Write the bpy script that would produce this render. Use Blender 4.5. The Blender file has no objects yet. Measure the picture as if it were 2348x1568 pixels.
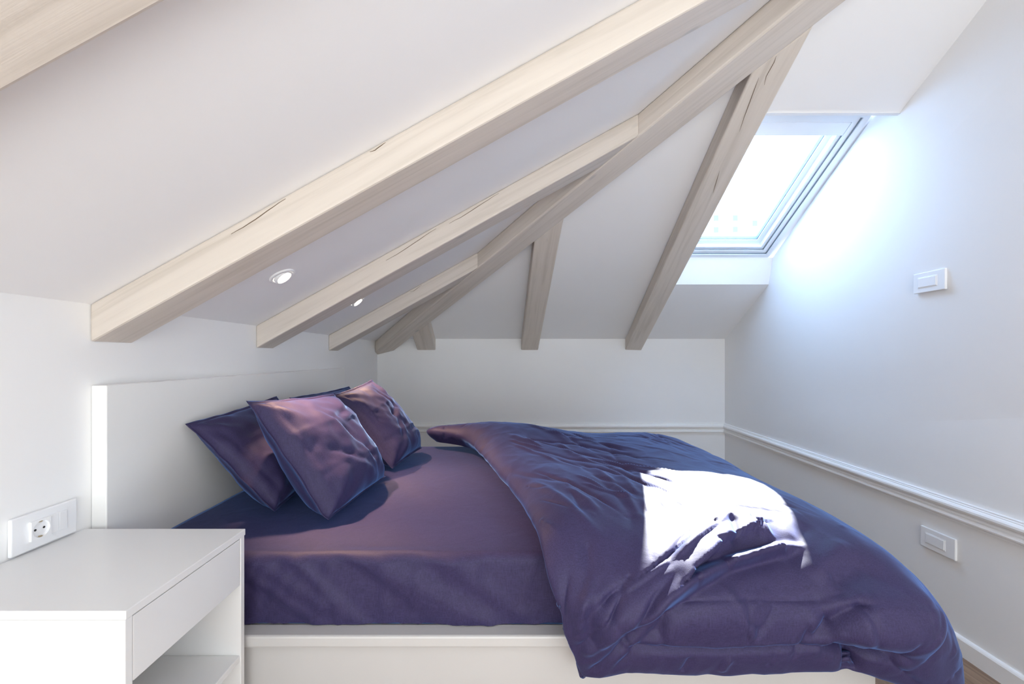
import bpy, bmesh, math, random
import numpy as np
from mathutils import Vector, Matrix, noise

random.seed(7)
scene = bpy.context.scene
COL = scene.collection

# ------------------------------------------------------------------ camera
F, CX, CY, EYE = 980.0, 1135.0, 818.0, 1.23      # focal length in px (2348 px wide frame), vanishing point, eye height
cam_data = bpy.data.cameras.new('camera')
cam = bpy.data.objects.new('camera', cam_data)
COL.objects.link(cam)
cam.location = (0, 0, EYE)
cam.rotation_euler = (math.radians(90), 0, 0)
cam_data.sensor_width = 36.0
cam_data.lens = F / 2348 * 36.0
cam_data.shift_x = (1174 - CX) / 2348
cam_data.shift_y = (CY - 784) / 2348
cam_data.clip_start = 0.02
scene.camera = cam

def at(px, py, y):
    """world point seen at a photograph pixel, y metres in front of the camera"""
    return Vector(((px - CX) / F * y, y, EYE + (CY - py) / F * y))

# ------------------------------------------------------------------ world, sun, exposure
world = bpy.data.worlds.new('world')
scene.world = world
world.use_nodes = True
bg = world.node_tree.nodes['Background']
bg.inputs[0].default_value = (0.43, 0.64, 1.0, 1)
bg.inputs[1].default_value = 13.5

sun_data = bpy.data.lights.new('sun', 'SUN')
sun_data.energy = 55.0
sun_data.angle = math.radians(0.6)
sun_data.color = (1.0, 0.96, 0.90)
sun = bpy.data.objects.new('sun', sun_data)
COL.objects.link(sun)
SUN_TO = Vector((0.875, 1.47, 1.26)).normalized()
sun.rotation_euler = SUN_TO.to_track_quat('Z', 'Y').to_euler()

def area_light(name, loc, target, sx, sy, energy, color):
    d = bpy.data.lights.new(name, 'AREA')
    d.shape = 'RECTANGLE'; d.size = sx; d.size_y = sy
    d.energy = energy; d.color = color
    o = bpy.data.objects.new(name, d)
    COL.objects.link(o)
    o.location = loc
    o.rotation_euler = (Vector(loc) - Vector(target)).to_track_quat('Z', 'Y').to_euler()
    return o

# added fill lights behind the camera, standing in for the rest of the attic
area_light('rear_fill', (0.40, -3.9, 1.25), (0.2, 2.0, 1.55), 2.4, 1.9, 58, (0.92, 0.985, 1.0))
area_light('ceiling_bounce_fill', (0.35, -1.9, 0.40), (0.30, -1.75, 2.6), 2.0, 2.0, 90, (0.93, 0.985, 1.0))  # added fill aimed up, brightens the slopes like bounced flash

scene.view_settings.view_transform = 'Standard'
scene.view_settings.look = 'None'
scene.view_settings.exposure = 0.23
scene.view_settings.gamma = 1.0
scene.view_settings.use_curve_mapping = False
scene.cycles.max_bounces = 12
scene.cycles.diffuse_bounces = 8
scene.cycles.transparent_max_bounces = 16
scene.cycles.use_denoising = True
scene.cycles.sample_clamp_indirect = 6.0
scene.cycles.caustics_reflective = False
scene.cycles.caustics_refractive = False

# ------------------------------------------------------------------ materials
def new_mat(name):
    m = bpy.data.materials.new(name)
    m.use_nodes = True
    return m, m.node_tree, m.node_tree.nodes['Principled BSDF']

def N(nt, kind, **kw):
    n = nt.nodes.new(kind)
    for k, v in kw.items():
        if k in n.inputs.keys():
            n.inputs[k].default_value = v
        else:
            setattr(n, k, v)
    return n

def ramp(nt, stops):
    r = nt.nodes.new('ShaderNodeValToRGB')
    e = r.color_ramp.elements
    e[0].position, e[0].color = stops[0]
    e[1].position, e[1].color = stops[1]
    for p, c in stops[2:]:
        x = e.new(p); x.color = c
    return r

def c4(r, g, b): return (r, g, b, 1)

def plaster(name, col, bump=0.06, scale=60):
    m, nt, p = new_mat(name)
    tc = N(nt, 'ShaderNodeTexCoord')
    nz = N(nt, 'ShaderNodeTexNoise', Scale=scale, Detail=4.0)
    n2 = N(nt, 'ShaderNodeTexNoise', Scale=1.6, Detail=2.0)
    nt.links.new(tc.outputs['Object'], nz.inputs['Vector'])
    nt.links.new(tc.outputs['Object'], n2.inputs['Vector'])
    r = ramp(nt, [(0.3, c4(*[c * 0.975 for c in col])), (0.7, c4(*col))])
    nt.links.new(n2.outputs[0], r.inputs[0])
    nt.links.new(r.outputs[0], p.inputs['Base Color'])
    p.inputs['Roughness'].default_value = 0.85
    b = N(nt, 'ShaderNodeBump', Strength=bump, Distance=0.002)
    nt.links.new(nz.outputs[0], b.inputs['Height'])
    nt.links.new(b.outputs[0], p.inputs['Normal'])
    return m

def lacquer(name, col, rough=0.35):
    m, nt, p = new_mat(name)
    tc = N(nt, 'ShaderNodeTexCoord')
    nz = N(nt, 'ShaderNodeTexNoise', Scale=3.0, Detail=3.0)
    nt.links.new(tc.outputs['Object'], nz.inputs['Vector'])
    r = ramp(nt, [(0.3, c4(*[c * 0.98 for c in col])), (0.7, c4(*col))])
    nt.links.new(nz.outputs[0], r.inputs[0])
    nt.links.new(r.outputs[0], p.inputs['Base Color'])
    p.inputs['Roughness'].default_value = rough
    return m

M_WALL = plaster('white_wall_paint', (0.86, 0.86, 0.86))
M_CEIL = plaster('white_ceiling_paint', (0.84, 0.84, 0.85))
M_TRIM = lacquer('white_moulding_paint', (0.90, 0.90, 0.90), 0.4)
M_LACQ = lacquer('white_furniture_lacquer', (0.76, 0.76, 0.76), 0.32)
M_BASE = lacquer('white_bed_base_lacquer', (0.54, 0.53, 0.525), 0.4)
M_HEAD = lacquer('white_headboard_lacquer', (0.86, 0.86, 0.845), 0.3)
M_PLAS = lacquer('white_switch_plastic', (0.87, 0.88, 0.90), 0.3)
M_FRAME = lacquer('white_window_frame', (0.80, 0.84, 0.88), 0.3)

def wood_white():
    m, nt, p = new_mat('whitewashed_timber')
    tc = N(nt, 'ShaderNodeTexCoord')
    oi = N(nt, 'ShaderNodeObjectInfo')
    add = N(nt, 'ShaderNodeVectorMath', operation='ADD')
    mul = N(nt, 'ShaderNodeVectorMath', operation='SCALE')
    comb = N(nt, 'ShaderNodeCombineXYZ')
    for i in range(3): nt.links.new(oi.outputs['Random'], comb.inputs[i])
    nt.links.new(comb.outputs[0], mul.inputs[0]); mul.inputs['Scale'].default_value = 17.0
    nt.links.new(tc.outputs['Object'], add.inputs[0]); nt.links.new(mul.outputs[0], add.inputs[1])
    mp = N(nt, 'ShaderNodeMapping'); mp.inputs['Scale'].default_value = (1.6, 34, 34)
    nt.links.new(add.outputs[0], mp.inputs[0])
    g = N(nt, 'ShaderNodeTexNoise', Scale=1.0, Detail=5.0, Roughness=0.6, Distortion=0.6)
    nt.links.new(mp.outputs[0], g.inputs['Vector'])
    r = ramp(nt, [(0.28, c4(0.53, 0.475, 0.415)), (0.5, c4(0.625, 0.565, 0.505)), (0.75, c4(0.67, 0.61, 0.545))])
    nt.links.new(g.outputs[0], r.inputs[0])
    # knots
    mk = N(nt, 'ShaderNodeMapping'); mk.inputs['Scale'].default_value = (2.6, 7.0, 7.0)
    nt.links.new(add.outputs[0], mk.inputs[0])
    vo = N(nt, 'ShaderNodeTexVoronoi', Scale=1.0)
    nt.links.new(mk.outputs[0], vo.inputs['Vector'])
    kr = ramp(nt, [(0.045, c4(1, 1, 1)), (0.10, c4(0, 0, 0))])
    nt.links.new(vo.outputs['Distance'], kr.inputs[0])
    km = N(nt, 'ShaderNodeMix', data_type='RGBA')
    nt.links.new(kr.outputs[0], km.inputs[0])
    nt.links.new(r.outputs[0], km.inputs[6])
    km.inputs[7].default_value = c4(0.47, 0.44, 0.41)
    nt.links.new(km.outputs[2], p.inputs['Base Color'])
    p.inputs['Roughness'].default_value = 0.62
    b = N(nt, 'ShaderNodeBump', Strength=0.25, Distance=0.003)
    nt.links.new(g.outputs[0], b.inputs['Height'])
    nt.links.new(b.outputs[0], p.inputs['Normal'])
    return m
M_WOOD = wood_white()

def dark(name, col, rough=0.8):
    m, nt, p = new_mat(name)
    nz = N(nt, 'ShaderNodeTexNoise', Scale=40.0)
    r = ramp(nt, [(0.3, c4(*[c * 0.8 for c in col])), (0.7, c4(*col))])
    nt.links.new(nz.outputs[0], r.inputs[0]); nt.links.new(r.outputs[0], p.inputs['Base Color'])
    p.inputs['Roughness'].default_value = rough
    return m
M_CRACK = dark('timber_crack', (0.16, 0.11, 0.07))
M_HOLE = dark('socket_hole', (0.03, 0.03, 0.03))
M_GASKET = dark('window_gasket', (0.20, 0.25, 0.30))

def floor_wood():
    m, nt, p = new_mat('oak_floor')
    tc = N(nt, 'ShaderNodeTexCoord'); oi = N(nt, 'ShaderNodeObjectInfo')
    comb = N(nt, 'ShaderNodeCombineXYZ'); add = N(nt, 'ShaderNodeVectorMath', operation='ADD')
    mul = N(nt, 'ShaderNodeVectorMath', operation='SCALE')
    for i in range(3): nt.links.new(oi.outputs['Random'], comb.inputs[i])
    nt.links.new(comb.outputs[0], mul.inputs[0]); mul.inputs['Scale'].default_value = 23.0
    nt.links.new(tc.outputs['Object'], add.inputs[0]); nt.links.new(mul.outputs[0], add.inputs[1])
    mp = N(nt, 'ShaderNodeMapping'); mp.inputs['Scale'].default_value = (26, 2.2, 26)
    nt.links.new(add.outputs[0], mp.inputs[0])
    g = N(nt, 'ShaderNodeTexNoise', Scale=1.0, Detail=6.0, Roughness=0.62, Distortion=1.2)
    nt.links.new(mp.outputs[0], g.inputs['Vector'])
    r = ramp(nt, [(0.3, c4(0.115, 0.065, 0.04)), (0.52, c4(0.26, 0.165, 0.105)), (0.72, c4(0.36, 0.24, 0.16))])
    nt.links.new(g.outputs[0], r.inputs[0]); nt.links.new(r.outputs[0], p.inputs['Base Color'])
    p.inputs['Roughness'].default_value = 0.45
    return m
M_FLOOR = floor_wood()

def linen(name, col, col2):
    m, nt, p = new_mat(name)
    tc = N(nt, 'ShaderNodeTexCoord')
    def weave(sc):
        mp = N(nt, 'ShaderNodeMapping'); mp.inputs['Scale'].default_value = sc
        nt.links.new(tc.outputs['Object'], mp.inputs[0])
        n = N(nt, 'ShaderNodeTexNoise', Scale=1.0, Detail=2.0)
        nt.links.new(mp.outputs[0], n.inputs['Vector'])
        return n
    a = weave((60, 900, 900)); b_ = weave((900, 60, 900)); c_ = weave((500, 500, 50))
    s1 = N(nt, 'ShaderNodeMath', operation='ADD'); s2 = N(nt, 'ShaderNodeMath', operation='ADD')
    nt.links.new(a.outputs[0], s1.inputs[0]); nt.links.new(b_.outputs[0], s1.inputs[1])
    nt.links.new(s1.outputs[0], s2.inputs[0]); nt.links.new(c_.outputs[0], s2.inputs[1])
    dv = N(nt, 'ShaderNodeMath', operation='MULTIPLY'); dv.inputs[1].default_value = 1 / 3
    nt.links.new(s2.outputs[0], dv.inputs[0])
    r = ramp(nt, [(0.36, c4(*col)), (0.64, c4(*col2))])
    nt.links.new(dv.outputs[0], r.inputs[0])
    nt.links.new(r.outputs[0], p.inputs['Base Color'])
    p.inputs['Roughness'].default_value = 0.6
    p.inputs['Specular IOR Level'].default_value = 0.28
    p.inputs['Sheen Weight'].default_value = 0.6
    p.inputs['Sheen Roughness'].default_value = 0.3
    p.inputs['Sheen Tint'].default_value = (0.20, 0.42, 1.0, 1)
    # soft small creases
    cn = N(nt, 'ShaderNodeTexNoise', Scale=11.0, Detail=3.0, Roughness=0.5, Distortion=0.9)
    nt.links.new(tc.outputs['Object'], cn.inputs['Vector'])
    b1 = N(nt, 'ShaderNodeBump', Strength=0.10, Distance=0.015)
    nt.links.new(cn.outputs[0], b1.inputs['Height'])
    b2 = N(nt, 'ShaderNodeBump', Strength=0.25, Distance=0.0012)
    nt.links.new(dv.outputs[0], b2.inputs['Height']); nt.links.new(b1.outputs[0], b2.inputs['Normal'])
    nt.links.new(b2.outputs[0], p.inputs['Normal'])
    return m
M_LINEN = linen('purple_linen', (0.020, 0.016, 0.054), (0.045, 0.035, 0.104))

def glass_mat():
    m = bpy.data.materials.new('window_glass'); m.use_nodes = True
    nt = m.node_tree; nt.nodes.clear()
    out = N(nt, 'ShaderNodeOutputMaterial'); mix = N(nt, 'ShaderNodeMixShader')
    tr = N(nt, 'ShaderNodeBsdfTransparent'); gl = N(nt, 'ShaderNodeBsdfGlossy', Roughness=0.02)
    lw = N(nt, 'ShaderNodeLayerWeight', Blend=0.35)
    fr = N(nt, 'ShaderNodeMath', operation='MULTIPLY'); fr.inputs[1].default_value = 0.10
    nt.links.new(lw.outputs['Facing'], fr.inputs[0])
    tr.inputs[0].default_value = c4(0.94, 0.97, 0.98)
    nt.links.new(fr.outputs[0], mix.inputs[0]); nt.links.new(tr.outputs[0], mix.inputs[1]); nt.links.new(gl.outputs[0], mix.inputs[2])
    nt.links.new(mix.outputs[0], out.inputs[0])
    return m
M_GLASS = glass_mat()

def emit(name, col, s):
    m, nt, p = new_mat(name)
    p.inputs['Base Color'].default_value = c4(1, 1, 1)
    p.inputs['Emission Color'].default_value = c4(*col)
    p.inputs['Emission Strength'].default_value = s
    return m
M_LAMP = emit('warm_lamp_glow', (1.0, 0.86, 0.66), 22.0)

# ------------------------------------------------------------------ helpers
def link_mesh(name, verts, faces, mat, parent=None, smooth=False):
    me = bpy.data.meshes.new(name)
    me.from_pydata([tuple(v) for v in verts], [], faces)
    me.materials.append(mat)
    bm = bmesh.new(); bm.from_mesh(me)
    bmesh.ops.recalc_face_normals(bm, faces=bm.faces)
    bm.to_mesh(me); bm.free()
    if smooth:
        for p in me.polygons: p.use_smooth = True
    o = bpy.data.objects.new(name, me)
    COL.objects.link(o)
    if parent: o.parent = parent
    return o

def bevel(o, w, seg=2):
    m = o.modifiers.new('bevel', 'BEVEL'); m.width = w; m.segments = seg; m.limit_method = 'ANGLE'
    m.angle_limit = math.radians(35)
    m.harden_normals = False
    return o

HEX = [(0, 3, 2, 1), (4, 5, 6, 7), (0, 1, 5, 4), (1, 2, 6, 5), (2, 3, 7, 6), (3, 0, 4, 7)]
def box(name, x0, x1, y0, y1, z0, z1, mat, parent=None, bev=0.0, seg=2):
    v = [(x0, y0, z0), (x1, y0, z0), (x1, y1, z0), (x0, y1, z0), (x0, y0, z1), (x1, y0, z1), (x1, y1, z1), (x0, y1, z1)]
    o = link_mesh(name, v, HEX, mat, parent)
    if bev: bevel(o, bev, seg)
    return o

def thing(name, label, cat, loc=(0, 0, 0), group=None):
    o = bpy.data.objects.new(name, None); COL.objects.link(o)
    o.location = loc; o.empty_display_size = 0.05
    o['label'] = label; o['category'] = cat
    if group: o['group'] = group
    return o

def tag(o, label, cat, group=None):
    o['label'] = label; o['category'] = cat
    if group: o['group'] = group
    return o

def struct(o):
    o['kind'] = 'structure'; return o

def slab(name, poly, off, mat, parent=None):
    """a flat polygon given a thickness by the vector off"""
    off = Vector(off); n = len(poly)
    v = [Vector(p) for p in poly] + [Vector(p) + off for p in poly]
    f = [tuple(range(n)), tuple(range(2 * n - 1, n - 1, -1))]
    f += [(i, (i + 1) % n, n + (i + 1) % n, n + i) for i in range(n)]
    return link_mesh(name, v, f, mat, parent)

# ------------------------------------------------------------------ room geometry
XL, YB, XR = -1.06, 3.85, 2.07
ZL, ZB = 1.368, 1.392              # eaves over left wall and over back wall
TL, TB = 0.555, 0.50               # slopes of the two ceilings
YREAR = -4.2
def zl(x): return ZL + TL * (x - XL)
def zb(y): return ZB + TB * (YB - y)
def kz(z): return 0.0673 + (0.118 - 0.0673) * min(1, max(0, (z - 1.0) / 1.2))
def xr(y, z): return XR - (YB - y) * kz(z)
def hip(x):                        # y on the hip line for a given x
    return YB - (zl(x) - ZB) / TB

# floor with boards
fl = struct(box('floor', XL - 0.2, 2.6, YREAR - 0.2, YB + 0.2, -0.12, -0.012, dark('floor_substrate', (0.1, 0.07, 0.05))))
bw = 0.19
k = 0
x = XL - 0.02
while x < 2.3:
    y = YREAR - (k % 3) * 0.45
    while y < YB:
        ya, yb_ = max(y, YREAR), min(y + 1.35, YB)
        if yb_ > ya + 0.02:
            b = box('floor_board', -bw / 2 + 0.0012, bw / 2 - 0.0012, 0.0, yb_ - ya - 0.002, -0.012, 0.0, M_FLOOR, fl)
            b.location = (x + bw / 2, ya, 0)
        y += 1.35
    x += bw; k += 1

# left wall
struct(slab('wall_left', [(XL, YREAR, 0), (XL, YB, 0), (XL, YB, ZL + 0.06), (XL, YREAR, ZL + 0.06)], (-0.2, 0, 0), M_WALL))
# back wall
struct(slab('wall_back', [(XL - 0.2, YB, 0), (XR + 0.15, YB, 0), (XR + 0.15, YB, ZB + 0.06), (XL - 0.2, YB, ZB + 0.06)], (0, 0.2, 0), M_WALL))
# unseen rear wall behind the camera, darkened to weaken light on camera-facing surfaces
struct(slab('wall_rear', [(XL - 0.2, YREAR, 0), (2.2, YREAR, 0), (2.2, YREAR, 3.3), (XL - 0.2, YREAR, 3.3)], (0, -0.2, 0), plaster('darkened_wall_paint', (0.36, 0.35, 0.34))))

# right wall (follows the roof line)
def right_wall():
    ys = list(np.linspace(YREAR - 0.05, YB + 0.02, 40)); zs_n = 16
    V, Fc = [], []
    for side in (0, 0.16):
        for y in ys:
            top = min(zl(1.95) + 0.25, zb(y) + 0.15)
            for j in range(zs_n + 1):
                z = top * j / zs_n
                V.append((xr(y, z) + side, y, z))
    n = zs_n + 1; m = len(ys)
    for s in (0, m * n):
        for i in range(m - 1):
            for j in range(zs_n):
                a = s + i * n + j
                Fc.append((a, a + 1, a + n + 1, a + n))
    for i in range(m - 1):
        for j in (0, zs_n):
            a, b = i * n + j, (i + 1) * n + j
            Fc.append((a, b, b + m * n, a + m * n))
    for i in (0, m - 1):
        for j in range(zs_n):
            a = i * n + j
            Fc.append((a, a + 1, a + 1 + m * n, a + m * n))
    return struct(link_mesh('wall_right', V, Fc, M_WALL, smooth=False))
right_wall()

# left sloping ceiling, up to the hip
XE = 2.05
yh0 = hip(-1.0); yhE = hip(XE)
struct(slab('ceiling', [(XL - 0.05, YREAR - 0.1, zl(XL - 0.05)), (XL - 0.05, YB + 0.05, zl(XL - 0.05)), (-1.017, YB + 0.02, zl(-1.017)),
                        (XE, yhE, zl(XE)), (XE, YREAR - 0.1, zl(XE))], (0, 0, 0.16), M_CEIL))
# back sloping ceiling, cut round the roof window
WY0, WY1 = 3.118, 1.961           # lower and upper edge of the opening in the ceiling
WXL = 1.335                        # its left edge
def wxl(y): return 1.322 - 0.069 * (YB - y)
def pb(x, y): return (x, y, zb(y))
def hx(y):                         # x on the hip for a given y
    return XL + (zb(y) - ZL) / TL
back = struct(slab('ceiling', [pb(hx(YB), YB), pb(XR + 0.1, YB), pb(XR + 0.1, WY0), pb(hx(WY0), WY0)], (0, 0, 0.02), M_CEIL))
slab('ceiling_panel', [pb(hx(WY0), WY0), pb(wxl(WY0), WY0), pb(wxl(WY1), WY1), pb(hx(WY1), WY1)], (0, 0, 0.02), M_CEIL, back)
slab('ceiling_panel', [pb(hx(WY1), WY1), pb(2.1, WY1), pb(2.1, hip(2.1))], (0, 0, 0.02), M_CEIL, back)

# ------------------------------------------------------------------ rafters
G = 0.0008
CUT_WALL_L = ((XL + G, 0, 0), (-1, 0, 0))
CUT_WALL_B = ((0, YB - G, 0), (0, 1, 0))
CUT_WALL_R = ((1.60, 0, 0), (1, 0, 0))
CUT_CEIL_L = ((XL, 0, ZL - G), (-TL, 0, 1))
CUT_CEIL_B = ((0, YB, ZB - G), (0, TB, 1))
_hh = Vector((1 / TL, -1 / TB, 0)).normalized()
_hs = Vector((-_hh.y, _hh.x, 0))                       # horizontal, towards the far right side of the hip
_ho = Vector((-1.017, YB, 0))
HIPW = 0.16
CUT_HIP_L = (tuple(_ho - _hs * (HIPW / 2 + G)), tuple(_hs))
CUT_HIP_R = (tuple(_ho + _hs * (HIPW / 2 + G)), tuple(-_hs))
def frame_box(name, origin, d, L0, L1, w, h, up, mat, parent=None, bev=0.006, cuts=()):
    """timber along direction d; width w sideways, body from -h to +up across"""
    d = Vector(d).normalized()
    side = Vector((0, 0, 1)).cross(d).normalized()
    nrm = d.cross(side)
    o = box(name, L0, L1, -w / 2, w / 2, -h, up, mat, parent, bev, 2)
    R = Matrix((d, side, nrm)).transposed().to_4x4()
    o.matrix_world = Matrix.Translation(origin) @ R
    # saw the timber off at the walls, the ceilings and the hip
    inv = o.matrix_world.inverted(); Rt = inv.to_3x3()
    bm = bmesh.new(); bm.from_mesh(o.data)
    for co, no in cuts:
        geom = bm.verts[:] + bm.edges[:] + bm.faces[:]
        r = bmesh.ops.bisect_plane(bm, geom=geom, dist=1e-6, plane_co=inv @ Vector(co), plane_no=Rt @ Vector(no), clear_outer=True)
        ed = [e for e in r['geom_cut'] if isinstance(e, bmesh.types.BMEdge)]
        if ed: bmesh.ops.edgeloop_fill(bm, edges=ed)
    bmesh.ops.dissolve_degenerate(bm, dist=1e-6, edges=bm.edges[:])
    bmesh.ops.recalc_face_normals(bm, faces=bm.faces)
    bm.to_mesh(o.data); bm.free()
    o['kind'] = 'thing'
    return o

cosL = 1 / math.sqrt(1 + TL * TL)
cosB = 1 / math.sqrt(1 + TB * TB)
cracks = []
def crack(parent, pts, w=0.0018):
    """a thin dry split in the timber, following local points"""
    V, Fc = [], []
    for i, p in enumerate(pts):
        t = i / (len(pts) - 1)
        ww = w * (0.25 + math.sin(math.pi * t)) * 0.8
        p = Vector(p)
        V += [p + Vector((0, -0.0012 if abs(p.y) > abs(p.z) - 9 else 0, ww)), p - Vector((0, 0, ww)), ]
    for i in range(len(pts) - 1):
        a = 2 * i
        Fc.append((a, a + 1, a + 3, a + 2))
    return link_mesh('crack', V, Fc, M_CRACK, parent)

def left_rafter(y0, y1, xend, label):
    w = y1 - y0
    o = frame_box('roof_beam', (XL, (y0 + y1) / 2, ZL), (1, 0, TL), -0.09, (xend - XL) / cosL, w, 0.100 * cosL, 0.03, M_WOOD, cuts=(CUT_WALL_L, CUT_CEIL_L, CUT_WALL_R) + (() if y0 < 0.5 else (CUT_HIP_L,)))
    tag(o, label, 'beam', 'whitewashed rafters under the sloping ceiling')
    return o
rf0 = left_rafter(0.37, 0.499, 2.6, 'cream whitewashed rafter cut off by the top left corner of the picture, nearest of all')
rf1 = left_rafter(1.117, 1.247, 1.9, 'long near rafter running full length from above the headboard end to the top edge')
rf2 = left_rafter(1.893, 2.035, 1.2, 'middle rafter between the two ceiling spotlights, butting into the hip beam')
rf3 = left_rafter(2.72, 2.875, 0.6, 'short rafter right of the small far spotlight, ending low on the hip beam')

def mk_cracks():
    for parent, w, segs in ((rf1, 0.130, [((530, 534), (655, 455)), ((848, 346), (884, 326))]),
                            (rf2, 0.142, [((1030, 509), (1144, 442)), ((885, 594), (1000, 523))]),
                            (rf3, 0.155, [((940, 666), (968, 652))])):
        inv = parent.matrix_world.inverted()
        yf = parent.matrix_world.translation.y - w / 2 - 0.0006
        for a, b in segs:
            pts = []
            nseg = 9
            for i in range(nseg + 1):
                t = i / nseg
                px = a[0] + (b[0] - a[0]) * t; py = a[1] + (b[1] - a[1]) * t + 2.0 * math.sin(t * 5) + 3 + random.uniform(-0.6, 0.6)
                pts.append(inv @ at(px, py, yf))
            crack(parent, pts, 0.0009)
bpy.context.view_layer.update()
mk_cracks()

# hip beam between the two slopes
hd = Vector((1 / TL, -1 / TB, 1.0))
hip_o = Vector((-1.017, YB, ZB))
hipr = frame_box('hip_beam', hip_o, hd, -0.12, 4.45, 0.16, 0.135 * 0.93, 0.01, M_WOOD, bev=0.008, cuts=(CUT_WALL_L, CUT_WALL_B, CUT_CEIL_L, CUT_CEIL_B, CUT_WALL_R))
tag(hipr, 'heavy diagonal hip beam rising from the corner between the two sloping ceilings', 'beam', 'whitewashed rafters under the sloping ceiling')

def back_rafter(x0, x1, lean, yend, label):
    xc = (x0 + x1) / 2
    d = Vector((-lean, -1, TB))
    L = (YB - yend) * d.length
    o = frame_box('roof_beam', (xc, YB, ZB), d, -0.09, L, x1 - x0, 0.103 * cosB, 0.02, M_WOOD, cuts=(CUT_WALL_B, CUT_CEIL_B, CUT_HIP_R))
    tag(o, label, 'beam', 'whitewashed rafters under the sloping ceiling')
    return o
back_rafter(-0.70, -0.535, 0.0, 2.9, 'stub of a rafter low on the back wall beside the foot of the hip beam')
back_rafter(0.237, 0.388, 0.0, 2.0, 'short upright rafter in the middle above the back wall')
rfD = back_rafter(1.173, 1.318, 0.0690, 0.9, 'long cracked rafter at the left side of the roof window')
bpy.context.view_layer.update()
# splits on its underside
inv = rfD.matrix_world.inverted()
for seg in ([(1780, 128), (1775, 143), (1757, 175), (1750, 205)], [(1740, 178), (1728, 210), (1706, 270), (1690, 318)], [(1650, 392), (1640, 425), (1632, 452)]):
    pts = []
    hloc = -0.103 * cosB - 0.0006
    org = rfD.matrix_world.translation
    nrm = rfD.matrix_world.to_3x3() @ Vector((0, 0, 1))
    p0 = org + nrm * hloc
    eye = Vector((0, 0, EYE))
    for i in range(len(seg) - 1):
        for s in range(3):
            t = s / 3
            ray = at(seg[i][0] * (1 - t) + seg[i + 1][0] * t, seg[i][1] * (1 - t) + seg[i + 1][1] * t, 1.0) - eye
            q = eye + ray * ((p0 - eye).dot(nrm) / ray.dot(nrm))
            pts.append(inv @ q)
    V, Fc = [], []
    for i, p in enumerate(pts):
        ww = 0.0012 * (0.3 + math.sin(math.pi * i / (len(pts) - 1)))
        V += [p + Vector((0, ww, 0)), p - Vector((0, ww, 0))]
    Fc = [(2 * i, 2 * i + 1, 2 * i + 3, 2 * i + 2) for i in range(len(pts) - 1)]
    link_mesh('crack', V, Fc, M_CRACK, rfD)

# ------------------------------------------------------------------ roof window
win = struct(bpy.data.objects.new('window_1', None)); COL.objects.link(win)
RISE = 0.15
FB = Vector((1.954, 3.053, 0)); FB.z = zb(FB.y) + RISE          # lower right corner of the frame
FT = Vector((1.849, 2.085, 0)); FT.z = zb(FT.y) + RISE
bd = (FT - FB); WL = bd.length; bd.normalize()
ad = Vector((-1, 0, 0))
nd = Vector((0, TB, 1)).normalized()
WW = 0.69
def WP(a, b, c): return FB + ad * a + bd * b + nd * c
def wbar(name, a0, a1, b0, b1, c0, c1, mat, parent=win, bev=0.0):
    V = [WP(a, b, c) for c in (c0, c1) for a, b in ((a0, b0), (a1, b0), (a1, b1), (a0, b1))]
    o = link_mesh(name, V, HEX, mat, parent)
    if bev: bevel(o, bev, 1)
    return o
def wring(name, i0, i1, c0, c1, mat, top=None):
    """four bars between inset i0 and inset i1, joined as one frame"""
    V, Fc = [], []
    t0 = i0; t1 = i1 if top is None else top
    def rect(i, c, t): return [WP(i, i, c), WP(WW - i, i, c), WP(WW - i, WL - t, c), WP(i, WL - t, c)]
    V = rect(i0, c0, t0) + rect(i1, c0, t1) + rect(i0, c1, t0) + rect(i1, c1, t1)
    for k in range(4):
        n = (k + 1) % 4
        Fc += [(k, n, 4 + n, 4 + k), (8 + k, 8 + n, 12 + n, 12 + k), (k, n, 8 + n, 8 + k), (4 + k, 4 + n, 12 + n, 12 + k)]
    return link_mesh(name, V, Fc, mat, win)
# c is measured outwards; inside faces are at low c
wring('window_frame', 0.0, 0.030, 0.0, 0.10, M_FRAME)
wring('gasket', 0.030, 0.034, 0.006, 0.09, M_GASKET)
wring('window_sash', 0.034, 0.062, 0.012, 0.09, M_FRAME, 0.062)
wring('gasket', 0.062, 0.065, 0.016, 0.09, M_GASKET)
wring('window_sash', 0.065, 0.086, 0.022, 0.09, M_FRAME, 0.10)
wring('glazing_bead', 0.086, 0.118, 0.055, 0.09, M_FRAME, 0.13)
wring('gasket', 0.118, 0.122, 0.062, 0.085, M_GASKET, 0.133)
wbar('blind_cassette', 0.066, WW - 0.066, WL - 0.135, WL - 0.062, 0.008, 0.03, M_FRAME, bev=0.002)
wbar('pane', 0.10, WW - 0.10, 0.10, WL - 0.10, 0.066, 0.070, M_GLASS)
# lining of the opening
lin = []
B0r, B0l = Vector((xr(WY0, zb(WY0)) + 0.06, WY0, zb(WY0))), Vector((wxl(WY0), WY0, zb(WY0)))
def lining(name, quad, off): return slab(name, quad, off, M_CEIL, win)
fb_l = WP(WW, 0, 0); fb_r = WP(-0.12, 0, 0)
ft_l = WP(WW, WL, 0); ft_r = WP(-0.16, WL, 0)
lining('window_sill', [B0l, B0r, fb_r, fb_l], (0, 0.02, 0.0))
T0l, T0r = Vector((wxl(WY1), WY1, zb(WY1))), Vector((xr(WY1, zb(WY1)) + 0.02, WY1, zb(WY1)))
lining('lining_board', [T0l, T0r, ft_r, ft_l], (0, -0.02, 0.0))
lining('lining_board', [B0l, T0l, ft_l + ad * -0.0, fb_l], (-0.02, 0, 0))
# strip between frame and right wall
lining('lining_board', [WP(0, -0.04, 0.012), WP(-0.07, -0.04, 0.012), WP(-0.2, WL, 0.012), WP(0, WL, 0.012)], nd * 0.03)

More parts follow.
